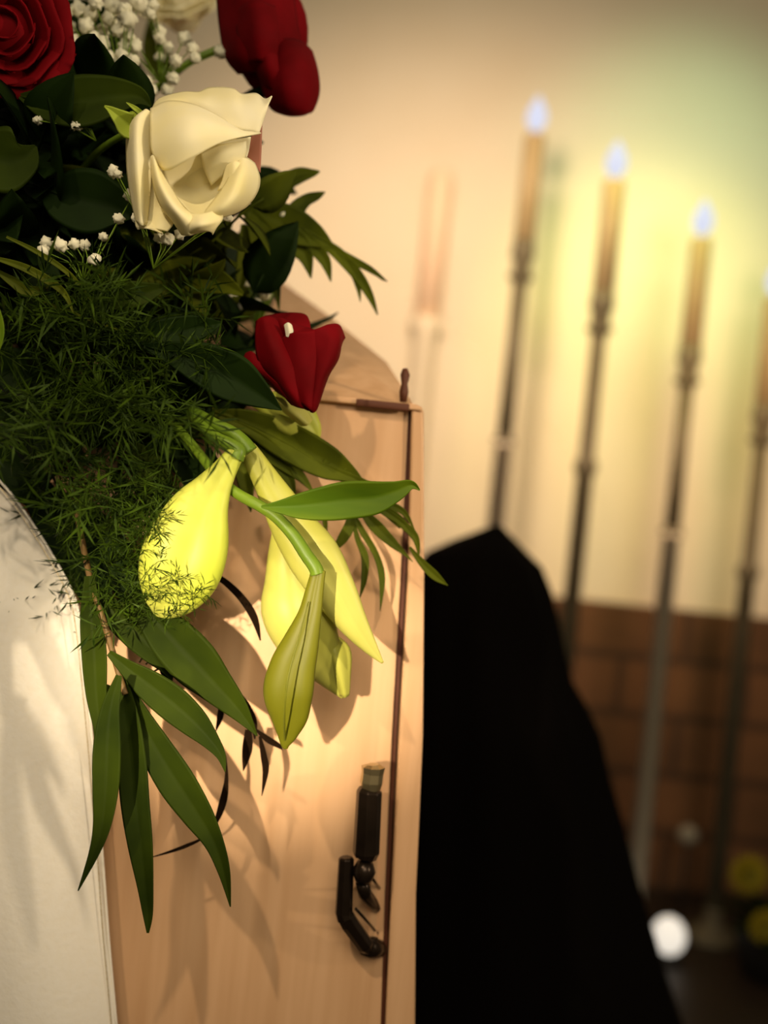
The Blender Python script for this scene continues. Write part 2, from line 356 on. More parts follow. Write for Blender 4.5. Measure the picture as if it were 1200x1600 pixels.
# ================================================================== WHITE ROSE
D = 0.56
wr = thing('white_rose', 'large creamy white rose with curled petals and a pointed green sepal', 'rose', P(300, 260, D+.03))
mb = MB().blob(P(305, 250, D+.026), .026, .018, .028); obj('bud_core', mb, 'ivory', wr)
PET = [
 # left rolled petal
 [[(222,176,8),(228,171,1),(234,174,2)],[(200,199,14),(214,190,-6),(236,198,4)],[(198,258,14),(214,255,-9),(236,262,4)],[(205,312,12),(218,310,-8),(233,308,3)],[(213,346,8),(220,352,-4),(229,352,2)]],
 # broad front petal
 [[(235,170,6),(262,158,4),(298,162,2),(335,178,2),(372,202,4)],[(235,198,-4),(265,185,-9),(302,185,-13),(345,194,-8),(384,206,0)],[(237,235,-5),(264,222,-13),(300,215,-17),(345,208,-11),(394,206,-1)],[(250,262,-2),(264,266,-9),(300,247,-14),(348,222,-10),(408,208,-2)]],
 # top folded petal
 [[(236,175,14),(248,155,15),(285,144,15),(310,144,14),(328,137,16),(362,138,14),(378,147,13),(400,146,14),(414,155,12),(425,150,8)],
  [(240,180,10),(258,162,8),(290,155,7),(315,158,5),(335,158,5),(364,160,3),(380,166,3),(398,168,3),(410,172,3),(418,168,5)],
  [(246,195,9),(268,180,9),(298,176,7),(322,182,6),(345,190,4),(366,200,3),(380,204,2),(392,206,2),(400,208,2),(404,210,3)]],
 # lower left curled lip
 [[(236,245,-2),(240,243,-7),(246,260,-3)],[(239,285,-3),(249,283,-13),(265,290,-4)],[(250,320,-3),(267,318,-15),(289,326,-5)],[(270,346,-2),(288,345,-13),(315,342,-5)],[(284,367,0),(296,368,-6),(312,362,-2)]],
 # shaded petal behind the lip
 [[(232,250,10),(242,262,6),(252,275,6)],[(230,300,12),(246,305,5),(262,315,4)],[(224,340,10),(246,342,3),(272,345,4)],[(216,357,8),(243,358,2),(262,362,3)]],
 # deep inner cup
 [[(252,262,0),(300,244,0),(350,222,2),(392,214,4)],[(262,290,6),(298,285,14),(340,262,13),(388,238,8)],[(284,318,2),(310,316,9),(345,296,9),(375,272,3)],[(304,340,-5),(322,336,-3),(348,318,-2),(368,300,-3)]],
 # inner rolled petals
 [[(312,240,-1),(345,226,-3),(385,220,0)],[(318,262,4),(350,246,-2),(384,240,2)],[(330,290,7),(352,272,3),(376,262,4)]],
 [[(350,262,2),(366,252,-4),(384,258,2)],[(348,280,2),(366,272,-6),(384,275,0)],[(340,298,2),(360,290,-5),(378,290,0)]],
 # right lobe
 [[(366,252,6),(382,245,4),(398,255,10)],[(356,280,-4),(378,270,-9),(406,278,8)],[(340,305,-6),(368,302,-13),(402,300,6)],[(322,328,-6),(352,325,-13),(386,322,4)],[(316,340,-4),(342,340,-7),(366,334,4)]],
 # bottom ruffle
 [[(298,334,-8),(316,334,-11),(346,326,-8)],[(292,350,-9),(316,350,-15),(348,342,-8)],[(290,366,-5),(314,358,-12),(338,356,-9)],[(296,367,-3),(326,361,-9),(332,367,-6)]],
 # small frayed bottom edges
 [[(212,340,8),(222,345,4),(238,345,5)],[(212,352,8),(226,356,0),(250,356,4)],[(216,359,6),(230,356,0),(254,366,3)]],
]
for g_ in PET:
    obj('petal', petal(MB(), g_, D), 'ivory', wr, solid=0.0007)
o = obj('petal', petal(MB(), [[(396,205,22),(410,186,22)],[(384,238,24),(409,225,24)],[(392,256,22),(407,270,22)]], D), 'pinkp', wr, solid=0.0006); o['label'] = 'dusty pink outer petal'
mb = blade(MB(), [(222,188,14,12),(205,196,22,8),(188,184,13,4),(172,171,5,2),(163,166,1,0)], D, fold=.5)
o = obj('sepal', mb, 'sepal', wr, solid=0.0004); o['label'] = 'pale green pointed sepal'
mb = blade(MB(), [(225,180,4,10),(212,170,4,8),(202,163,2,6),(197,160,.5,6)], D); obj('sepal', mb, 'sepal', wr)
obj('stem', stem(MB(), [(215,200,20),(150,240,60),(80,330,120)], D, 6), 'stem', wr)

# ================================================================== RED ROSES
def patch_rose(name, label, d, centre, pets, m='red', core=None, group=None):
    t = thing(name, label, 'rose', P(*centre, d+.03), group)
    if core: obj('bud_core', MB().blob(P(core[0], core[1], d+core[4]*.001), core[2]*d/1600, .014, core[3]*d/1600), m, t)
    for g_ in pets: obj('petal', petal(MB(), g_, d), m, t, solid=0.0008)
    return t
r1 = patch_rose('red_rose', 'small dark red rose bud tilted beside the lily buds, its pointed base hanging down', 0.60, (460, 560), [
 [[(400,502,6),(412,495,0),(430,497,4),(446,520,4)],[(399,530,2),(418,528,-8),(438,532,-6),(450,545,0)],[(403,562,2),(428,566,-9),(452,572,-9),(470,575,-2)],[(424,595,4),(444,604,-7),(462,612,-7),(478,612,-2)],[(455,632,3),(465,636,-2),(475,639,-3),(482,642,0)]],
 [[(436,531,1),(458,520,-8),(482,518,-10),(500,514,-7)],[(438,558,-3),(464,552,-9),(486,550,-9),(500,550,-7)],[(458,592,-7),(474,592,-9),(486,594,-9),(495,594,-6)],[(470,630,-4),(479,636,-7),(486,641,-6),(490,641,-2)]],
 [[(474,520,-7),(497,513,-9),(514,507,-5),(530,508,4),(539,528,12)],[(480,535,-8),(504,530,-9),(518,528,-9),(530,530,-4),(534,537,8)],[(487,560,-6),(500,558,-9),(514,558,-9),(524,560,-4),(528,562,6)],[(484,595,-4),(494,594,-8),(503,592,-8),(509,590,-3),(513,588,4)],[(481,632,-1),(487,636,-5),(493,637,-4),(497,633,-1),(499,628,3)],[(483,641,0),(487,644,-1),(490,644,-1),(493,642,0),(494,640,1)]],
 [[(413,494,16),(445,489,20),(476,491,18),(484,504,14)],[(418,512,10),(440,505,14),(462,506,12),(486,514,8)],[(430,530,6),(448,530,8),(466,525,4),(490,520,4)]],
 [[(424,498,8),(440,497,4),(456,506,6)],[(436,512,4),(452,514,-2),(478,512,2)],[(446,530,2),(462,524,-4),(492,516,0)]],
 [[(384,552,10),(393,549,6),(402,556,4)],[(382,564,10),(396,572,2),(414,580,-2)],[(402,580,8),(424,598,0),(440,605,-3)],[(432,612,6),(450,624,0),(462,632,-1)]],
], core=(465, 565, 42, 50, 12))
obj('stem', stem(MB(), [(425,600,14),(380,590,30),(300,560,60)], 0.6, 6), 'stem', r1)
obj('petal', petal(MB(), [[(444,508,-4),(450,504,-6),(456,508,-4)],[(446,518,-5),(452,516,-7),(458,518,-5)],[(447,526,-5),(452,527,-6),(456,522,-5)]], .6), 'breath', r1, solid=0.0005)
r2 = patch_rose('red_rose', 'deep red rose seen from the side behind the white rose, one petal lobe drooping', 0.68, (410, 60), [
 [[(338,-60,8),(380,-75,-4),(430,-60,-4),(455,-40,8)],[(338,-10,6),(375,-10,-12),(425,-10,-14),(460,0,6)],[(343,45,6),(375,48,-14),(425,42,-16),(466,40,4)],[(352,90,8),(378,88,-10),(420,80,-12),(470,72,2)],[(372,116,10),(390,114,0),(415,108,-2),(455,100,4)]],
 [[(408,66,2),(440,60,-8),(470,64,-6),(488,80,4)],[(405,100,0),(440,96,-16),(475,96,-14),(497,112,4)],[(408,135,2),(440,132,-17),(476,134,-14),(499,145,6)],[(420,165,4),(446,166,-10),(474,168,-8),(490,172,6)],[(430,175,8),(450,181,0),(470,181,0),(482,177,6)]],
 [[(366,20,-10),(395,0,-20),(430,10,-18)],[(372,60,-12),(400,50,-24),(436,55,-20)],[(385,100,-6),(405,95,-16),(432,98,-14)]],
 [[(395,80,-6),(412,70,-18),(432,72,-16)],[(400,110,-4),(415,105,-16),(436,112,-16)],[(412,135,0),(424,140,-8),(440,150,-10)]],
], core=(425, 60, 58, 90, 18))
obj('stem', stem(MB(), [(345,75,20),(300,95,20),(262,125,30),(200,180,60)], 0.68, 6), 'stem', r2)
def spiral_rose(name, label, c, d, R, m, axis=(0.1, -1, 0.25), layers=((.22,3),(.42,4),(.62,5),(.82,6),(1.0,6)), seed=0, group=None, h=0.9):
    rnd = random.Random(seed); t = thing(name, label, 'rose', P(*c, d), group)
    r0 = R*d/1600; q = V(axis).normalized().to_track_quat('Z', 'Y'); base = P(*c, d)
    obj('bud_core', MB().blob(base, r0*.5, r0*.5, r0*.5), m, t)
    for li, (rr, n) in enumerate(layers):
        for k in range(n):
            th0 = 2*PI*k/n+li*0.8+rnd.uniform(-.15, .15); span = 2*PI/n*0.78; rows = []
            for i in range(9):
                v = i/8; row = []
                for j in range(11):
                    u = j/10*2-1; th = th0+u*span*(0.55+0.45*math.sin(PI*min(v*.6+.1, .5)))
                    rad = r0*rr*(0.35+0.65*math.sin(v*PI*.5))+r0*0.14*max(0, v-.7)*3*rr
                    z = r0*h*(v*(1.15-0.45*rr)-.25) - r0*.20*max(0, v-.75)*3*rr - r0*0.16*u*u*v
                    rad *= 1+0.04*math.sin(5*u+k); row.append(base+q @ V((rad*math.cos(th), rad*math.sin(th), z)))
                rows.append(row)
            obj('petal', MB().grid(rows), m, t, solid=0.0008)
    return t
spiral_rose('red_rose', 'wide open dark red rose, the highest bloom on the outer end of the spray', (12, 52), 0.60, 92, 'red', axis=(0.25, -1, -0.15), seed=3)
spiral_rose('cream_rose', 'pale cream rose half hidden behind the white rose and baby\'s breath', (285, 22), 0.86, 58, 'ivory', axis=(-0.2, -.6, 0.7), layers=((.4,3),(.75,5),(1,6)), seed=5)

# ================================================================== LILY
D = 0.575
ly = thing('lily', 'green lily stem with long drooping yellow-green buds and one broad pointed leaf', 'lily', P(350, 730, D))
obj('stem', stem(MB(), [(215,600,60),(300,695,30),(340,745,10),(372,772,4),(405,790,0),(432,808,-2),(458,836,-4),(478,866,-6),(492,886,-7),(496,897,-7)], D, (7.5, 11.5), seg=12), 'stem', ly)
obj('pedicel', stem(MB(), [(300,650,20),(335,681,4),(358,694,0),(372,704,0),(368,716,0)], D, (7, 14), seg=12), 'stem', ly)
obj('pedicel', stem(MB(), [(300,640,26),(335,662,12),(362,676,8),(380,692,8),(390,706,8)], D, (8, 14), seg=12), 'stem', ly)
b1 = obj('bud', pod(MB(), [(374,703,12),(362,716,15),(347,738,20),(331,762,29),(309,800,47),(291,848,60),(276,893,60),(262,928,46),(250,951,24),(243,961,4)], D, up=(0.3,1,0)), 'bud', ly)
b1['label'] = 'plump bright yellow-green bud'
b2 = obj('bud', pod(MB(), [(498,890,11,-6),(495,905,12,-6),(491,925,14,-6),(484,960,18,-6),(470,1005,28,-4),(458,1040,35,-2),(451,1078,38,0),(452,1115,30,2),(449,1145,17,3),(446,1162,8,3),(447,1170,3,3)], D, up=(0.6,1,0)), 'budgreen', ly)
b2['label'] = 'closed green bud hanging lowest'
# dark seams along the hanging bud
obj('seam', stem(MB(), [(482,940,-23),(466,1000,-31),(452,1050,-35),(446,1090,-33),(444,1130,-22),(446,1166,-4)], D+.0095, (1.0, 1.6), seg=6), 'budridge', b2)
D2_ = D+0.035
b3 = obj('bud', pod(MB(), [(386,700,13),(395,716,16),(412,745,20),(432,780,26),(458,825,34),(490,872,40),(522,925,33),(550,972,23),(577,1010,12),(598,1036,2)], D2_-.012, amp=.14, up=(0.2,1,.4)), 'budpale', ly)
b3['label'] = 'pale yellow bud splitting open, tip to the side'
b4 = obj('bud', pod(MB(), [(425,775,16),(441,808,17),(452,850,32),(456,900,42),(462,945,55),(476,985,52),(497,1025,38),(518,1060,20),(536,1090,3)], D2_+.006, amp=.12, up=(0.6,1,0)), 'budpale', ly)
b4['label'] = 'pale half-hidden bud behind the hanging one'
mb = petal(MB(), [[(492,985,8),(500,975,2),(512,985,4)],[(500,1020,6),(520,1015,-4),(546,1012,4)],[(515,1055,6),(530,1050,-4),(547,1060,4)],[(530,1085,6),(538,1090,0),(545,1086,4)]], D2_)
obj('tepal', mb, 'budpale', ly, solid=0.001)
obj('leaf', blade(MB(), [(408,792,2),(435,792,10),(467,791,20),(505,787,27),(540,782,30),(583,778,27),(617,768,17),(642,758,8),(656,766,1)], D-.012, fold=.5, thick=.0003, twist=.3), 'leafbright', ly)
l2 = thing('lily_bud', 'bright yellow lily bud peeping out below the red rose bud', 'lily', P(450, 650, 0.64))
obj('bud', pod(MB(), [(380,622,8),(405,628,14),(435,640,26),(462,655,32),(485,672,18),(497,690,3)], 0.64), 'bud', l2)
obj('tepal', petal(MB(), [[(430,620,-22),(440,622,-24),(450,630,-20)],[(440,640,-22),(456,642,-26),(474,636,-20)],[(470,665,-18),(482,664,-22),(488,655,-16)]], .64), 'budpale', l2, solid=.0008)
obj('stem', stem(MB(), [(385,624,0),(330,600,10),(260,570,30)], 0.64, 5), 'stem', l2)

# ================================================================== PALM FROND (broad hanging blades)
pf = thing('palm_frond', 'hanging palm frond with broad green blades fanning down over the coffin end beside the ribbon', 'palm frond', P(185, 1000, .585))
obj('stem', stem(MB(), [(120,800,30),(140,900,10),(165,980,0),(185,1050,-5),(196,1085,-8)], 0.585, 5), 'twig', pf)
BL = [
 [(186,1055,5),(172,1110,15),(167,1170,22),(165,1230,21),(160,1285,15),(148,1330,9),(122,1392,1)],
 [(190,1050,6),(198,1120,19),(206,1190,23),(211,1255,23),(219,1320,20),(227,1385,13),(231,1430,8),(231,1458,2)],
 [(193,1060,6),(214,1115,18),(242,1168,26),(275,1222,30),(308,1272,25),(334,1316,16),(350,1362,10),(360,1417,1)],
 [(170,1020,5),(200,1045,14),(232,1070,24),(268,1098,28),(302,1128,24),(328,1156,15),(345,1180,8),(352,1206,1)],
 [(205,930,8),(235,962,24),(268,998,37),(304,1036,39),(338,1072,29),(368,1104,19),(388,1130,9),(402,1150,1)],
 [(140,915,8),(172,952,20),(212,988,26),(245,1022,20),(262,1046,10),(268,1064,2)],
 [(140,900,8),(142,960,17),(147,1020,20),(150,1080,17),(155,1130,11),(160,1180,2)],
 [(170,1070,4),(160,1100,9),(155,1130,10),(152,1170,2)],
]
for i, b in enumerate(BL):
    obj('leaflet', blade(MB(), b, 0.578+0.004*(i % 3)+(0.012 if i > 3 else 0)-(0.02 if i in (0,) else 0), fold=.45, twist=.25*(-1)**i), 'leaf', pf)

# ================================================================== UPPER FROND, RIGHT FROND
def frond(name, label, d, rachis, leaflets, m, r=4, group=None, fold=.4):
    t = thing(name, label, 'fern frond', P(rachis[0][0], rachis[0][1], d), group)
    obj('stem', stem(MB(), rachis, d, (r, r*.4)), m, t)
    for b in leaflets: obj('leaflet', blade(MB(), b, d, fold=fold), m, t)
    return t
frond('fern_frond', 'arching olive green fern frond reaching past the white rose towards the wall', 0.69,
 [(220,420),(310,370),(385,325),(440,336),(490,366),(545,400),(600,438)],
 [[(380,330,6),(405,335,24),(450,350,30),(490,368,20),(520,385,3)],
  [(392,330,8),(410,370,22),(425,410,15),(432,450,7),(436,485,1)],
  [(440,350,8),(462,378,20),(478,402,12),(486,435,1)],
  [(470,362,8),(490,385,11),(508,408,9),(517,440,1)],
  [(500,375,6),(530,398,10),(560,432,9),(578,462,6),(590,492,1)],
  [(530,392,4),(555,408,6),(580,422,5),(605,440,1)],
  [(535,400,3),(552,425,6),(560,450,4),(563,472,.5)],
  [(448,345,6),(462,328,13),(478,313,10),(495,306,7),(508,300,1)],
  [(415,300,3),(440,288,12),(465,276,12),(490,270,6),(500,268,1)],
  [(418,288,3),(445,278,8),(470,268,7),(498,268,1)],
  [(400,300,4),(425,298,9),(448,296,6),(460,300,1)],
  [(360,345,6),(330,380,20),(290,405,24),(240,415,16),(205,420,2)],
  [(380,350,4),(385,390,14),(378,430,10),(372,465,1)]], 'leafolive')
frond('fern_frond', 'narrow-leaved green frond drooping over the coffin edge behind the lily leaf', 0.635,
 [(330,640),(400,668),(470,705),(540,755),(590,795),(625,825)],
 [[(335,645,6),(390,660,20),(450,690,30),(510,722,27),(545,740,14),(570,757,2)],
  [(350,655,6),(400,690,18),(440,720,14),(470,745,8),(490,770,1)],
  [(400,680,6),(430,715,12),(450,745,10),(462,780,1)],
  [(360,670,6),(375,710,14),(385,760,12),(392,800,1)],
  [(480,720,5),(530,742,9),(570,756,7),(615,772,1)],
  [(545,790,4),(548,815,8),(535,842,8),(515,866,1)],
  [(508,806,3),(508,818,4),(511,834,.5)],
  [(550,800,2),(558,840,4),(570,870,6),(569,905,5),(562,935,.5)],
  [(550,800,3),(565,828,5),(588,868,5),(597,905,5),(594,955,.5)],
  [(560,792,3),(585,820,10),(610,845,8),(632,865,3),(645,878,.5)],
  [(575,785,3),(605,800,8),(630,818,6),(650,850,.5)],
  [(590,790,3),(620,812,6),(648,838,6),(655,872,.5)],
  [(560,770,3),(600,785,6),(630,800,5),(648,828,.5)],
  [(500,730,3),(520,712,5),(528,702,.5)],[(530,745,3),(545,735,5),(560,740,.5)],
  [(640,855,2),(660,880,6),(680,900,7),(700,915,.5)]], 'leafolive')
# serrated dark lance leaves etc: each one a leaf stalk of its own
def lone_leaf(label, pts, d, m='leafdark', fold=.4, group=None, st=None, veins=True):
    t = thing('broad_leaf', label, 'leaf', P(pts[0][0], pts[0][1], d), group)
    obj('blade', blade(MB(), pts, d, fold=fold, twist=.2), m, t)
    x, y = pts[0][:2]; x1, y1 = pts[1][:2]
    obj('stalk', stem(MB(), [(x-(x1-x)*1.2, y-(y1-y)*1.2, 30), (x, y, 1), (x1, y1, .5)], d, 2.2), m, t)
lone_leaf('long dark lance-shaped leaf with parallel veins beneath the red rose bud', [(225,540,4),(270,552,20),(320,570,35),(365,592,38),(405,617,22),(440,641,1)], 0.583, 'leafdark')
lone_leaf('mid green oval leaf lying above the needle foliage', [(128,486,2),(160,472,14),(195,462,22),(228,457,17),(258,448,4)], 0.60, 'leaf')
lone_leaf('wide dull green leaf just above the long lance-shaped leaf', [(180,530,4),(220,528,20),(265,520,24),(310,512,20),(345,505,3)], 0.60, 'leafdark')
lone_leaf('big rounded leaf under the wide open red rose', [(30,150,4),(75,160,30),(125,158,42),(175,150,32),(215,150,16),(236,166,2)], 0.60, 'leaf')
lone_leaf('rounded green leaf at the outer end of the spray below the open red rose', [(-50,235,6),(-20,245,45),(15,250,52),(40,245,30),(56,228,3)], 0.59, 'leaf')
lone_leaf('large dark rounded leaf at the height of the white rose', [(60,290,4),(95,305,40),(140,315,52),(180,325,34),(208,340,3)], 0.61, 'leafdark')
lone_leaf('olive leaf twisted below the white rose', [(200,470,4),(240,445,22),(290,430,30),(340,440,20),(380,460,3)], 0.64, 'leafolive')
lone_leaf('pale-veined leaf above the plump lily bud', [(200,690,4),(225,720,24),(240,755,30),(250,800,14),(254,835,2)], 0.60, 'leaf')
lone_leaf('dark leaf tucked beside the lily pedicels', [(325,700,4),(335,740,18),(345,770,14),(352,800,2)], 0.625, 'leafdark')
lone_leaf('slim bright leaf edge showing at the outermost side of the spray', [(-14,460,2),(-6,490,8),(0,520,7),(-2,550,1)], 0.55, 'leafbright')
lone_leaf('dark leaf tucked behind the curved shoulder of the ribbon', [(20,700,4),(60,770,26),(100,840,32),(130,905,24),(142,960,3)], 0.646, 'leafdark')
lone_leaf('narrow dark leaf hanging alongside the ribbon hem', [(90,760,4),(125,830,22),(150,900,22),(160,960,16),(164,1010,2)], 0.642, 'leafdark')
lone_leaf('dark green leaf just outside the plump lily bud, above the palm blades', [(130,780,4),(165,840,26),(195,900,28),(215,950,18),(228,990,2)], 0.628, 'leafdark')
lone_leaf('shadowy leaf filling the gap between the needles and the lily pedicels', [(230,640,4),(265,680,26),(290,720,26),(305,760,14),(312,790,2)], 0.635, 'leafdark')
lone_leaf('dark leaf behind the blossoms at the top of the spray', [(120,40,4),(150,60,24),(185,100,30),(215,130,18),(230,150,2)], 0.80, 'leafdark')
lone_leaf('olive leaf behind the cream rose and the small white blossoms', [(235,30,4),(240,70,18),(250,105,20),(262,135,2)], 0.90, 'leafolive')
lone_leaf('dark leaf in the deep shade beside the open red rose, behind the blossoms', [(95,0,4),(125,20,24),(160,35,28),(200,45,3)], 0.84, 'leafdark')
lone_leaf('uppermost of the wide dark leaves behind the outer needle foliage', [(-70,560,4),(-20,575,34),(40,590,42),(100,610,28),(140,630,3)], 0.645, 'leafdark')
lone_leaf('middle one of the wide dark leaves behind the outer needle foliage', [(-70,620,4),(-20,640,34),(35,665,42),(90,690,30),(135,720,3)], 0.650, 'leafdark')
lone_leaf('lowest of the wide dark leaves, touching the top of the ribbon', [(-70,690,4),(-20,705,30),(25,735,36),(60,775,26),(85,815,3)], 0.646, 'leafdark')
# yellowish strap leaves upper left of the needles
for i, b in enumerate(([(-20,400,2),(30,415,6),(70,435,7),(100,458,5),(115,490,1)], [(10,370,2),(60,395,4),(110,430,4),(150,480,.5)], [(-10,420,2),(20,440,8),(45,455,9),(78,450,4)], [(60,470,1),(90,480,3),(140,500,2.5),(200,520,.5)])):
    t = thing('strap_leaf', 'thin yellowish strap leaf curving above the needle foliage', 'leaf', P(b[0][0], b[0][1], .575), 'yellowish strap leaves')
    obj('blade', blade(MB(), b, .572+.004*i), 'leafolive', t)

# ================================================================== BEAR GRASS
G = 'thin dark grass curls in front of the coffin end'
GR = [([(325,895,4),(350,908,5),(378,935,6),(397,965,6),(407,1001,1)], 'dark curled grass tip arching between the plump bud and the paler buds'),
      ([(352,1180,1.5),(354,1215,3),(349,1250,6),(338,1282,4),(318,1308,2),(290,1322,3),(262,1332,2),(235,1340,.5)], 'dark grass curl sweeping behind the longest palm blade'),
      ([(406,1150,2),(412,1180,5),(415,1205,5),(409,1244,.5)], 'short dark grass tip hanging below the palm blade nearest the green bud'),
      ([(372,1080,2),(386,1105,6),(396,1130,6),(398,1155,1)], 'dark grass curl crossing the end of the widest palm blade'),
      ([(388,1140,5),(387,1165,8),(384,1185,6),(380,1205,.5)], 'dark blunt grass tip hanging under the widest palm blade'),
      ([(346,1100,4),(344,1120,5),(337,1143,.5)], 'smallest dark grass tip, between two palm blades'),
      ([(400,1140,2),(418,1155,5),(435,1165,4),(441,1172,.5)], 'dark grass tip touching the point of the hanging green bud'),
      ([(245,1000,3),(250,1030,6),(262,1060,8),(262,1085,1)], 'dark grass strand behind the crossing palm blades')]
for b, l in GR:
    t = obj('grass_blade', blade(MB(), b, .618, fold=.2), 'grass', None, origin=P(b[0][0], b[0][1], .618)); tag(t, l, 'grass', None)
for b in ([(226,990),(218,1005),(212,1022)], [(238,1000),(228,1018),(218,1035)], [(250,1010),(240,1025),(228,1038)], [(262,1015),(258,1035),(240,1050)]):
    t = obj('twig', stem(MB(), b, .60, 1.6), 'twig', None, origin=P(*b[0], .60)); tag(t, 'fine brown twig showing in the gap between two palm blades', 'twig', 'fine twigs in the gap')

# ================================================================== NEEDLE FOLIAGE
def needle_proto(seed, L=0.085):
    rnd = random.Random(seed); t = thing('asparagus_fern', 'x', 'fern', (0, 0, 0)); st = MB(); nd = MB()
    ax = [V((0.006*math.sin(i*.5+seed), 0.004*math.sin(i*.7), L*i/8)) for i in range(9)]
    st.tube(ax, [.0007-.00006*i for i in range(9)], 6)
    def spike(p, dr, ln, wd):
        dr = dr.normalized(); a = dr.orthogonal().normalized(); b = dr.cross(a); mid = p+dr*ln*.45+V((0, 0, -ln*.04)); e = p+dr*ln+V((0, 0, -ln*.14))
        ring = [mid+(a*math.cos(k*2*PI/3)+b*math.sin(k*2*PI/3))*wd for k in range(3)]
        nd.add([p]+ring+[e], [(0,1,2),(0,2,3),(0,3,1),(4,2,1),(4,3,2),(4,1,3)])
    for i in range(1, 9):
        for s in range(2):
            az = i*2.4+s*PI+rnd.uniform(-.5, .5); dr = V((math.cos(az), math.sin(az), rnd.uniform(.3, .9))).normalized()
            bl = L*(.42-.03*i)*rnd.uniform(.7, 1.1); p0 = ax[i]; st.tube([p0, p0+dr*bl*.5, p0+dr*bl+V((0, 0, -.003))], [.0004, .0003, .0002], 5)
            for k in range(4):
                q = p0+dr*bl*(k+1)/4
                for _ in range(2 if k % 2 else 1):
                    spike(q, dr*.8+V((rnd.uniform(-1, 1), rnd.uniform(-1, 1), rnd.uniform(-1, 1))), rnd.uniform(.013, .028), rnd.uniform(.0006, .0012))
        spike(ax[i], V((rnd.uniform(-1, 1), rnd.uniform(-1, 1), 1)), .016, .0005)
    obj('stem', st, 'needle', t); obj('needles', nd, 'needle', t, smooth=False)
    return t
protos = [needle_proto(s) for s in (1, 2, 3, 4)]
used = set()
spots = []
rnd = random.Random(7)
def in_region(x, y):
    if y < 470 or y > 1010: return False
    left = -60 if y < 640 else (60+(y-640)*0.45 if y < 880 else 168)
    right = 320 if y < 660 else (290 if y < 740 else (190 if y < 960 else 185))
    return left < x < right
while len(spots) < 52:
    x, y = rnd.uniform(-60, 330), rnd.uniform(520, 1000)
    if in_region(x, y) and all(math.hypot(x-a, y-b) > 29 for a, b, *_ in spots): spots.append((x, y, rnd.uniform(.565, .64)))
spots += [(92, 800, .644), (112, 850, .644), (135, 900, .644), (150, 940, .642), (60, 730, .646), (195, 930, .552), (215, 960, .550), (196, 870, .552), (238, 968, .55)]
for i, (x, y, d) in enumerate(spots):
    pr = protos[i % 4]
    if i % 4 not in used: o = pr; used.add(i % 4)
    else: o = copy_tree(pr)
    o.location = P(x, y, d)
    if y > 850 and x > 180: o.rotation_euler = (rnd.uniform(-.3, .3), rnd.uniform(.4, 1.2), rnd.uniform(-.3, .3)); o.scale = (.36,)*3
    else: sd_ = -1 if (y > 700 and rnd.random() < .25) or x > 190 else 1; o.rotation_euler = (rnd.uniform(-.9, .9), (rnd.uniform(.7, 2.4) if y < 680 else rnd.uniform(1.9, 3.0))*sd_, rnd.uniform(-.5, .5)); s = rnd.uniform(.6, .95)*(.75 if y > 720 else 1); o.scale = (s,)*3
    if i >= 52 or (y > 830 and x > 170):
        o['label'] = 'fine needle fern tuft poking over the lower end of the plump lily bud'; o['group'] = 'needle tufts over the plump bud'
    elif y > 760:
        o['label'] = 'fine needle fern sprig hanging beside the curved ribbon edge'; o['group'] = 'needle sprigs beside the ribbon'
    elif y > 620:
        o['label'] = 'fine needle fern sprig in the thick mass above the ribbon'; o['group'] = 'needle sprigs above the ribbon'
    else:
        o['label'] = 'fine needle fern sprig at the top of the needle mass, under the broad leaves'; o['group'] = 'needle sprigs under the broad leaves'

# ================================================================== FILLER LEAF SPRIGS + FOAM
fm = MB().blob(P(60, 470, 0.80), .17, .085, .15, nz=.25, nsc=2.0, su=28, sv=18)  # unseen dark mound, put behind the foliage to block light
tag(obj('light_block_foam', fm, 'foam', origin=P(60, 700, .80)), 'unseen dark foam mound added inside the spray to block light', 'floral foam')
def leaf_proto(seed, m, n=5, size=.032):
    rnd = random.Random(seed); t = thing('leafy_sprig', 'x', 'leafy sprig', (0, 0, 0))
    L = size*2.4; ax = [V((.004*math.sin(i), 0, L*i/6)) for i in range(7)]; obj('stem', MB().tube(ax, .0009, 6), m, t)
    for k in range(n):
        az = k*2.4+rnd.uniform(-.4, .4); up_ = rnd.uniform(.2, .8); dr = V((math.cos(az), math.sin(az), up_)).normalized()
        if k == n-1: dr = V((.1, 0, 1)).normalized()
        sd = dr.cross(V((0, 0, 1))); sd = sd.normalized() if sd.length > .2 else V((0, 1, 0)); nn = sd.cross(dr).normalized()
        p0 = ax[1+k*5//n]; rows = []; S = size*rnd.uniform(.8, 1.2)
        for i in range(9):
            v = i/8; wdt = S*.42*math.sin(PI*min(1, v**.75))**.8 if 0 < v < 1 else .0004
            c = p0+dr*S*(v*1.3)-nn*S*.25*v*v
            rows.append([c-sd*wdt+nn*wdt*.3, c-sd*wdt*.5+nn*(wdt*.13-.0003), c-nn*.0003, c+sd*wdt*.5+nn*(wdt*.13-.0003), c+sd*wdt+nn*wdt*.3, c+sd*wdt*.5+nn*(wdt*.13+.0003), c+nn*.0003, c-sd*wdt*.5+nn*(wdt*.13+.0003)])
        obj('leaf', MB().grid(rows, True), m, t)
    return t
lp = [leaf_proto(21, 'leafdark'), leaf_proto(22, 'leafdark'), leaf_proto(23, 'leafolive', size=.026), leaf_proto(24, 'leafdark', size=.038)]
def rb_(y):
    for a, b in ((60, 95), (135, 150), (360, 225), (480, 300), (560, 310), (700, 325), (780, 265), (960, 185)):
        if y < a: return b
    return 140
rnd = random.Random(5); pts = []; usedl = set(); tries = 0
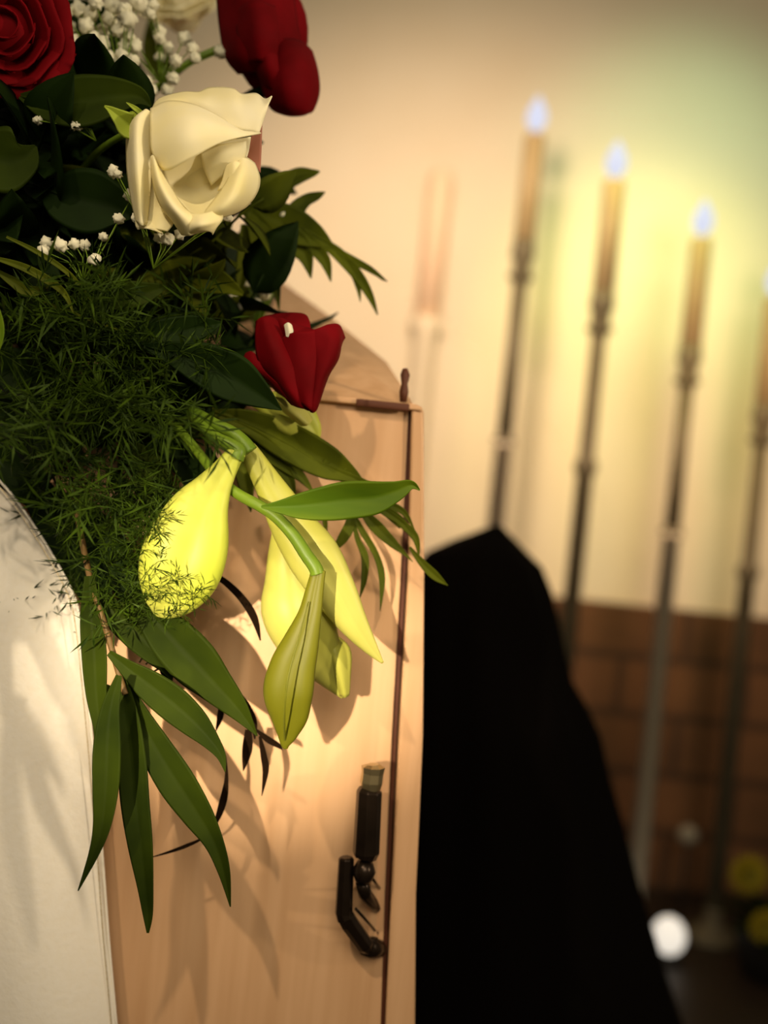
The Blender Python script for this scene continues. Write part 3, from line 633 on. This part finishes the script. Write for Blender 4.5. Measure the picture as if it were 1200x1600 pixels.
while len(pts) < 84 and tries < 9000:
    tries += 1; x, y = rnd.uniform(-60, 340), rnd.uniform(-30, 930)
    left = -60 if y < 620 else 60+(y-620)*0.55
    if math.hypot(x-12, y-52) > 150 and not (y < 245 and x > 85) and left < x < rb_(y) and all(math.hypot(x-a, y-b) > 38 for a, b in pts): pts.append((x, y))
for i, (x, y) in enumerate(pts):
    k = 2 if (y < 520 and x > 210 and y > 360) else (0, 1, 3)[i % 3]
    if k not in usedl: o = lp[k]; usedl.add(k)
    else: o = copy_tree(lp[k])
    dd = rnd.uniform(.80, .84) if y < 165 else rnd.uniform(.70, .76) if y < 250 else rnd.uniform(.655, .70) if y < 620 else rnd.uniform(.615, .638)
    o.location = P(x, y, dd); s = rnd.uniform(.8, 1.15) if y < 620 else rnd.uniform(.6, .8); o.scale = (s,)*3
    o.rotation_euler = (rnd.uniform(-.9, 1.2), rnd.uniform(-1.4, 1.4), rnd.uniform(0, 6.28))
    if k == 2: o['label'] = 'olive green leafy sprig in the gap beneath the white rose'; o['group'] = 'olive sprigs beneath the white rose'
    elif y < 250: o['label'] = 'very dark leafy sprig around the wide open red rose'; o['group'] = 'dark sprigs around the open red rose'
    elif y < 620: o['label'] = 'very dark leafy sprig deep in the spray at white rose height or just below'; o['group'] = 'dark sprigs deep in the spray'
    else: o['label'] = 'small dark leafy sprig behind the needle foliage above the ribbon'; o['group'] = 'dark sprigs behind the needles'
for k in range(4):
    if k not in usedl:
        for ch in list(lp[k].children): bpy.data.objects.remove(ch)
        bpy.data.objects.remove(lp[k])

# ================================================================== BABY'S BREATH
bm_ = MB().blob((0, 0, 0), .0036, .0036, .0034, nz=.7, nsc=2.6, su=14, sv=9, seed=4)
bl_me = []
for s in range(3):
    q = MB().blob((0, 0, 0), .0034, .0034, .0031, nz=.55, nsc=2.6, su=14, sv=9, seed=s*7)
    o = obj('blossom', q, 'breath'); bl_me.append(o.data); bpy.data.objects.remove(o)
def breath(label, root, d, blossoms, sc_=1.0):
    t = thing('baby_breath_sprig', label, "baby's breath", P(*root, d)); st = MB(); base = P(*root, d)
    for i, b in enumerate(blossoms):
        x, y = b[:2]; z = b[2] if len(b) > 2 else random.uniform(-8, 8); p = P(x, y, d+z*.001)
        st.tube([base, base.lerp(p, .5)+V((.002, 0, .003)), p], [.0005, .0004, .0003], 5)
        o = bpy.data.objects.new('blossom', bl_me[i % 3]); C.objects.link(o); o.parent = t; o.location = p-base
        o.rotation_euler = (i, i*2, i*.7); k = sc_*random.uniform(.8, 1.2); o.scale = (k, k, k*1.15)
    obj('stem', st, 'stem', t)
breath("cluster of white baby's breath between the open red rose and the white rose", (180, 160), .66,
 [(126,86),(108,42),(122,14),(100,22),(142,22),(195,15),(200,30),(203,58),(198,75),(160,68),(170,88),(182,95),(208,95),(150,5),(215,5),(116,66),(134,40),(146,60),(176,10),(186,48),(190,86),(156,84),(212,72),(168,30)], 1.3)
breath("cluster of white baby's breath at the top of the spray beside the cream rose", (250, 130), .68,
 [(225,10),(235,22),(250,50),(262,75),(275,95),(250,90),(300,75),(345,82),(305,90),(238,140),(218,145),(262,140),(228,128),(270,122),(250,60),(240,8),(288,60),(160,48),(180,40)], 1.15)
breath("small row of white baby's breath blossoms in the dark below the white rose's leaves", (130, 440), .585,
 [(72,380),(94,383),(116,381),(132,383),(162,370),(148,406),(68,392),(186,342),(208,304)], .95)
breath("tiny white baby's breath blossoms tucked under the white rose", (240, 420), .58,
 [(177,268),(184,272),(203,305),(212,340),(250,372),(262,374),(280,366),(357,340),(352,336)], .85)
breath("sparse white baby's breath blossoms in the dark leaves above the white rose's sepal", (150, 220), .60, [(115,197),(122,198),(106,198),(60,188),(56,188)], .6)
breath("blurred white baby's breath behind the olive fern frond above the red rose bud", (400, 520), .70,
 [(383,395),(392,385),(443,370),(452,385),(378,425),(385,440),(408,445),(415,460),(440,395),(448,400),(430,322),(445,336),(362,463),(400,475),(380,480),(365,560),(378,560),(420,312),(405,350)], 1.1)
for x, y in ((405, 431), (433, 378)):
    t = obj('red_berry', MB().blob(P(x, y, .69), .0042, .0042, .004), 'red', origin=P(x, y, .69)); tag(t, 'small red berry among the blossoms above the red rose bud', 'berry', 'small red berries')

# ================================================================== BLACK DRAPED STAND
prof = [(775, 822, 3), (745, 838, 60), (800, 838, 60)]
lv = [(820, 772, 782), (830, 745, 792), (845, 705, 806), (862, 668, 822), (885, 648, 842), (920, 640, 856), (960, 632, 866), (1010, 628, 876), (1060, 625, 888), (1100, 622, 912), (1140, 620, 930), (1200, 618, 944), (1280, 615, 968), (1360, 612, 990), (1450, 608, 1020), (1540, 605, 1046), (1650, 600, 1080), (1850, 590, 1150), (2030, 580, 1190)]
rows = []
for y, xl, xr_ in lv:
    c = P((xl+xr_)/2, y, 1.35); a = (xr_-xl)/2*1.35/1600; dep = min(a*1.3, .16); row = []
    for k in range(72):
        th = 2*PI*k/72; f = 1+(.0 if y < 870 else .035)*math.sin(th*9+y*.004)
        row.append(c+(RIGHT*a*math.cos(th))*f+V((0, dep*math.sin(th)*f, 0)))
    rows.append(row)
mb = MB().grid(rows, True); o = obj('black_drape', mb, 'black', origin=(P(900, 2030, 1.35))); tag(o, 'black cloth draped over a tall peaked stand just behind the coffin corner', 'cloth')

# ================================================================== CANDLES
def candlestick(label, clabel, top, D, bottom_z, kind, group=None):
    T = P(*top, D); ch = 0.30
    x, y, zt_ = T.x, T.y, T.z; zc = zt_-ch
    t = thing('candlestick', label, 'candlestick', (x, y, bottom_z))
    pole = [(0.016, bottom_z+.02), (.016, zc-.09)]
    prof = [(.021, bottom_z+.02), (.021, zc-.42), (.026, zc-.415), (.029, zc-.40), (.026, zc-.385), (.020, zc-.38), (.019, zc-.08)] if zc-.5 > bottom_z else [(.020, bottom_z+.01), (.019, zc-.08)]
    obj('pole', MB().lathe((x, y, 0), prof, 20), 'metal', t)
    obj('socket', MB().lathe((x, y, 0), [(.019, zc-.08), (.024, zc-.07), (.024, zc-.02), (.031, zc-.01), (.028, zc+.03), (.0275, zc+.03)], 20), 'metal', t)
    obj('drip_pan', MB().lathe((x, y, 0), [(.019, zc-.075), (.031, zc-.066), (.034, zc-.058), (.020, zc-.062)], 20), 'metal', t)
    if kind == 'floor': obj('base', MB().lathe((x, y, 0), [(.075, 0), (.075, .010), (.06, .018), (.032, .030), (.022, .06), (.022, .08)], 28), 'metal', t)
    else: obj('base', MB().lathe((x, y, 0), [(.030, bottom_z), (.030, bottom_z+.008), (.018, bottom_z+.02)], 20), 'metal', t)
    c = thing('candle', clabel, 'candle', (x, y, zc))
    obj('wax', MB().lathe((x, y, 0), [(.027, zc), (.027, zt_-.004), (.024, zt_), (.008, zt_-.003)], 24), 'wax', c)
    obj('wick', MB().tube([(x, y, zt_-.004), (x+.001, y, zt_+.012)], .0012, 6), 'wick', c)
    fl = obj('flame', MB().lathe((x, y, 0), [(.003, zt_+.008), (.018, zt_+.020), (.027, zt_+.038), (.025, zt_+.060), (.013, zt_+.084), (.001, zt_+.104)], 14), 'flame', c)
    l = bpy.data.lights.new('candle_light', 'POINT'); l.energy = .15; l.color = (1, .75, .35); l.shadow_soft_size = .02
    lo = bpy.data.objects.new('candle_light', l); C.objects.link(lo); lo.location = (x, y, zt_+.12)
    return x, y
# the short candlesticks stand on cream posts
for top, foot, l1, l2_, lp_ in (((836, 212), (788, 692), 'short nickel candlestick on a cream post, set the highest of the row', 'lit ivory candle whose flame is the highest of the row', 'slim cream post carrying the highest short candlestick'),
                    ((1096, 374), (1036, 832), 'short nickel candlestick on a cream post between the two tall floor candlesticks', 'lit ivory candle between the two tall floor candlesticks', 'slim cream post between the two tall floor candlesticks')):
    Dd = 2.6; bz_ = P(*foot, Dd).z
    x, y = candlestick(l1, l2_, top, Dd, bz_, 'post')
    tag(obj('post', MB().lathe((x, y, 0), [(.022, 0), (.022, bz_-.01), (.030, bz_-.01), (.030, bz_)], 20), 'plinth', origin=(x, y, 0)), lp_, 'post')
candlestick('tall nickel floor candlestick whose foot is hidden behind the black cloth', 'lit ivory candle on the tall candlestick rising beside the black cloth', (960, 284), 2.5, 0.0, 'floor')
candlestick('tall nickel floor candlestick with its foot showing beside the white lantern', 'ivory candle half cut off by the view edge, on the tall candlestick over the lantern', (1212, 468), 2.62, 0.0, 'floor')
# pale pink candle close to the wall
pc = P(690, 270, 2.93)
t = thing('pillar_candle', 'tall pale pink pillar candle on a cream column near the wall, very faint', 'candle', (pc.x, pc.y, 0.7))
obj('wax', MB().lathe((pc.x, pc.y, 0), [(.036, pc.z-.42), (.036, pc.z-.01), (.03, pc.z)], 24), 'pinkwax', t)
obj('wick', MB().tube([(pc.x, pc.y, pc.z-.002), (pc.x, pc.y, pc.z+.012)], .0015, 6), 'wick', t)
tag(obj('column', MB().lathe((pc.x, pc.y, 0), [(.06, 0), (.045, .05), (.035, .1), (.035, pc.z-.46), (.05, pc.z-.42)], 24), 'plinth', origin=(pc.x, pc.y, 0)), 'slim cream column carrying the pale pink pillar candle', 'column')

# ================================================================== FLOOR THINGS
lz = P(1045, 1462, 2.45)
t = thing('lantern', 'glowing white round glass lantern on the floor at the foot of the tall candlestick', 'lantern', (lz.x, lz.y, 0))
obj('glass_bowl', MB().blob((lz.x, lz.y, lz.z), .040, .040, .045), 'glass', t)
obj('foot', MB().lathe((lz.x, lz.y, 0), [(.035, 0), (.035, .01), (.02, .015), (.02, max(.02, lz.z-.03))], 20), 'pot', t)
gz = P(1075, 1305, 2.7)
t = thing('garden_lamp', 'small dull grey ball on a thin dark stake in front of the brown blocks', 'lamp', (gz.x, gz.y, 0))
obj('ball', MB().blob(gz, .026, .026, .026), 'greyball', t); obj('stake', MB().tube([(gz.x, gz.y, 0), (gz.x, gz.y, gz.z-.02)], .004, 8), 'pot', t)
def mum(label, px, py, D, R):
    c = P(px, py, D); t = thing('yellow_bloom', label, 'flower', c)
    for lay in range(4):
        mb = MB(); n = 16-2*lay
        for k in range(n):
            az = 2*PI*k/n+lay*.3; el = .1+lay*.38; dr = V((math.cos(az)*math.cos(el), -math.sin(el)*.9, math.sin(az)*math.cos(el))).normalized()
            sd = dr.cross(V((0, 1, 0))).normalized(); L = R*(1-.12*lay); rr = []
            for i in range(5):
                v = i/4; wd = L*.2*math.sin(PI*(.12+.8*v)); q = c+dr*L*v+V((0, -L*.15*v*v, 0)); rr.append([q-sd*wd, q, q+sd*wd])
            mb.grid(rr)
        obj('petal_ring', mb, 'yellow', t, solid=.0015)
    obj('centre', MB().blob(c+V((0, -R*.5, 0)), R*.3, R*.2, R*.3), 'centre', t)
    obj('stem', MB().tube([c+V((0, .01, 0)), c+V((0.03, .03, -.06)), V((P(1215, 1500, 2.4).x, 2.42, .12))], .003, 6), 'leafdark', t)
mum('yellow bloom in the floor arrangement, the upper one', 1168, 1364, 2.4, .047)
mum('yellow bloom in the floor arrangement, the lower one at the view edge', 1196, 1446, 2.35, .042)
pp = V((P(1215, 1500, 2.4).x, 2.42, 0))
t = thing('flower_pot', 'dark round pot with dark leaves holding the yellow blooms on the floor', 'flower pot', pp)
obj('pot', MB().lathe(pp, [(.07, 0), (.10, .10), (.105, .12), (.09, .12)], 24), 'pot', t)
for k in range(26):
    az = k*2.4; L = .09+.05*((k*7) % 5)/5; el = .3+.9*((k*3) % 7)/7; dr = V((math.cos(az)*math.cos(el), math.sin(az)*math.cos(el), math.sin(el)))
    sd = dr.cross(V((0, 0, 1))).normalized(); rr = []
    for i in range(6):
        v = i/5; wd = .022*math.sin(PI*(.05+.9*v)); q = pp+V((0, 0, .11))+dr*L*1.3*v+V((0, 0, -.05*v*v)); rr.append([q-sd*wd, q+V((0, 0, -.004)), q+sd*wd])
    obj('leaf', MB().grid(rr), 'leafdark', t, solid=.001)
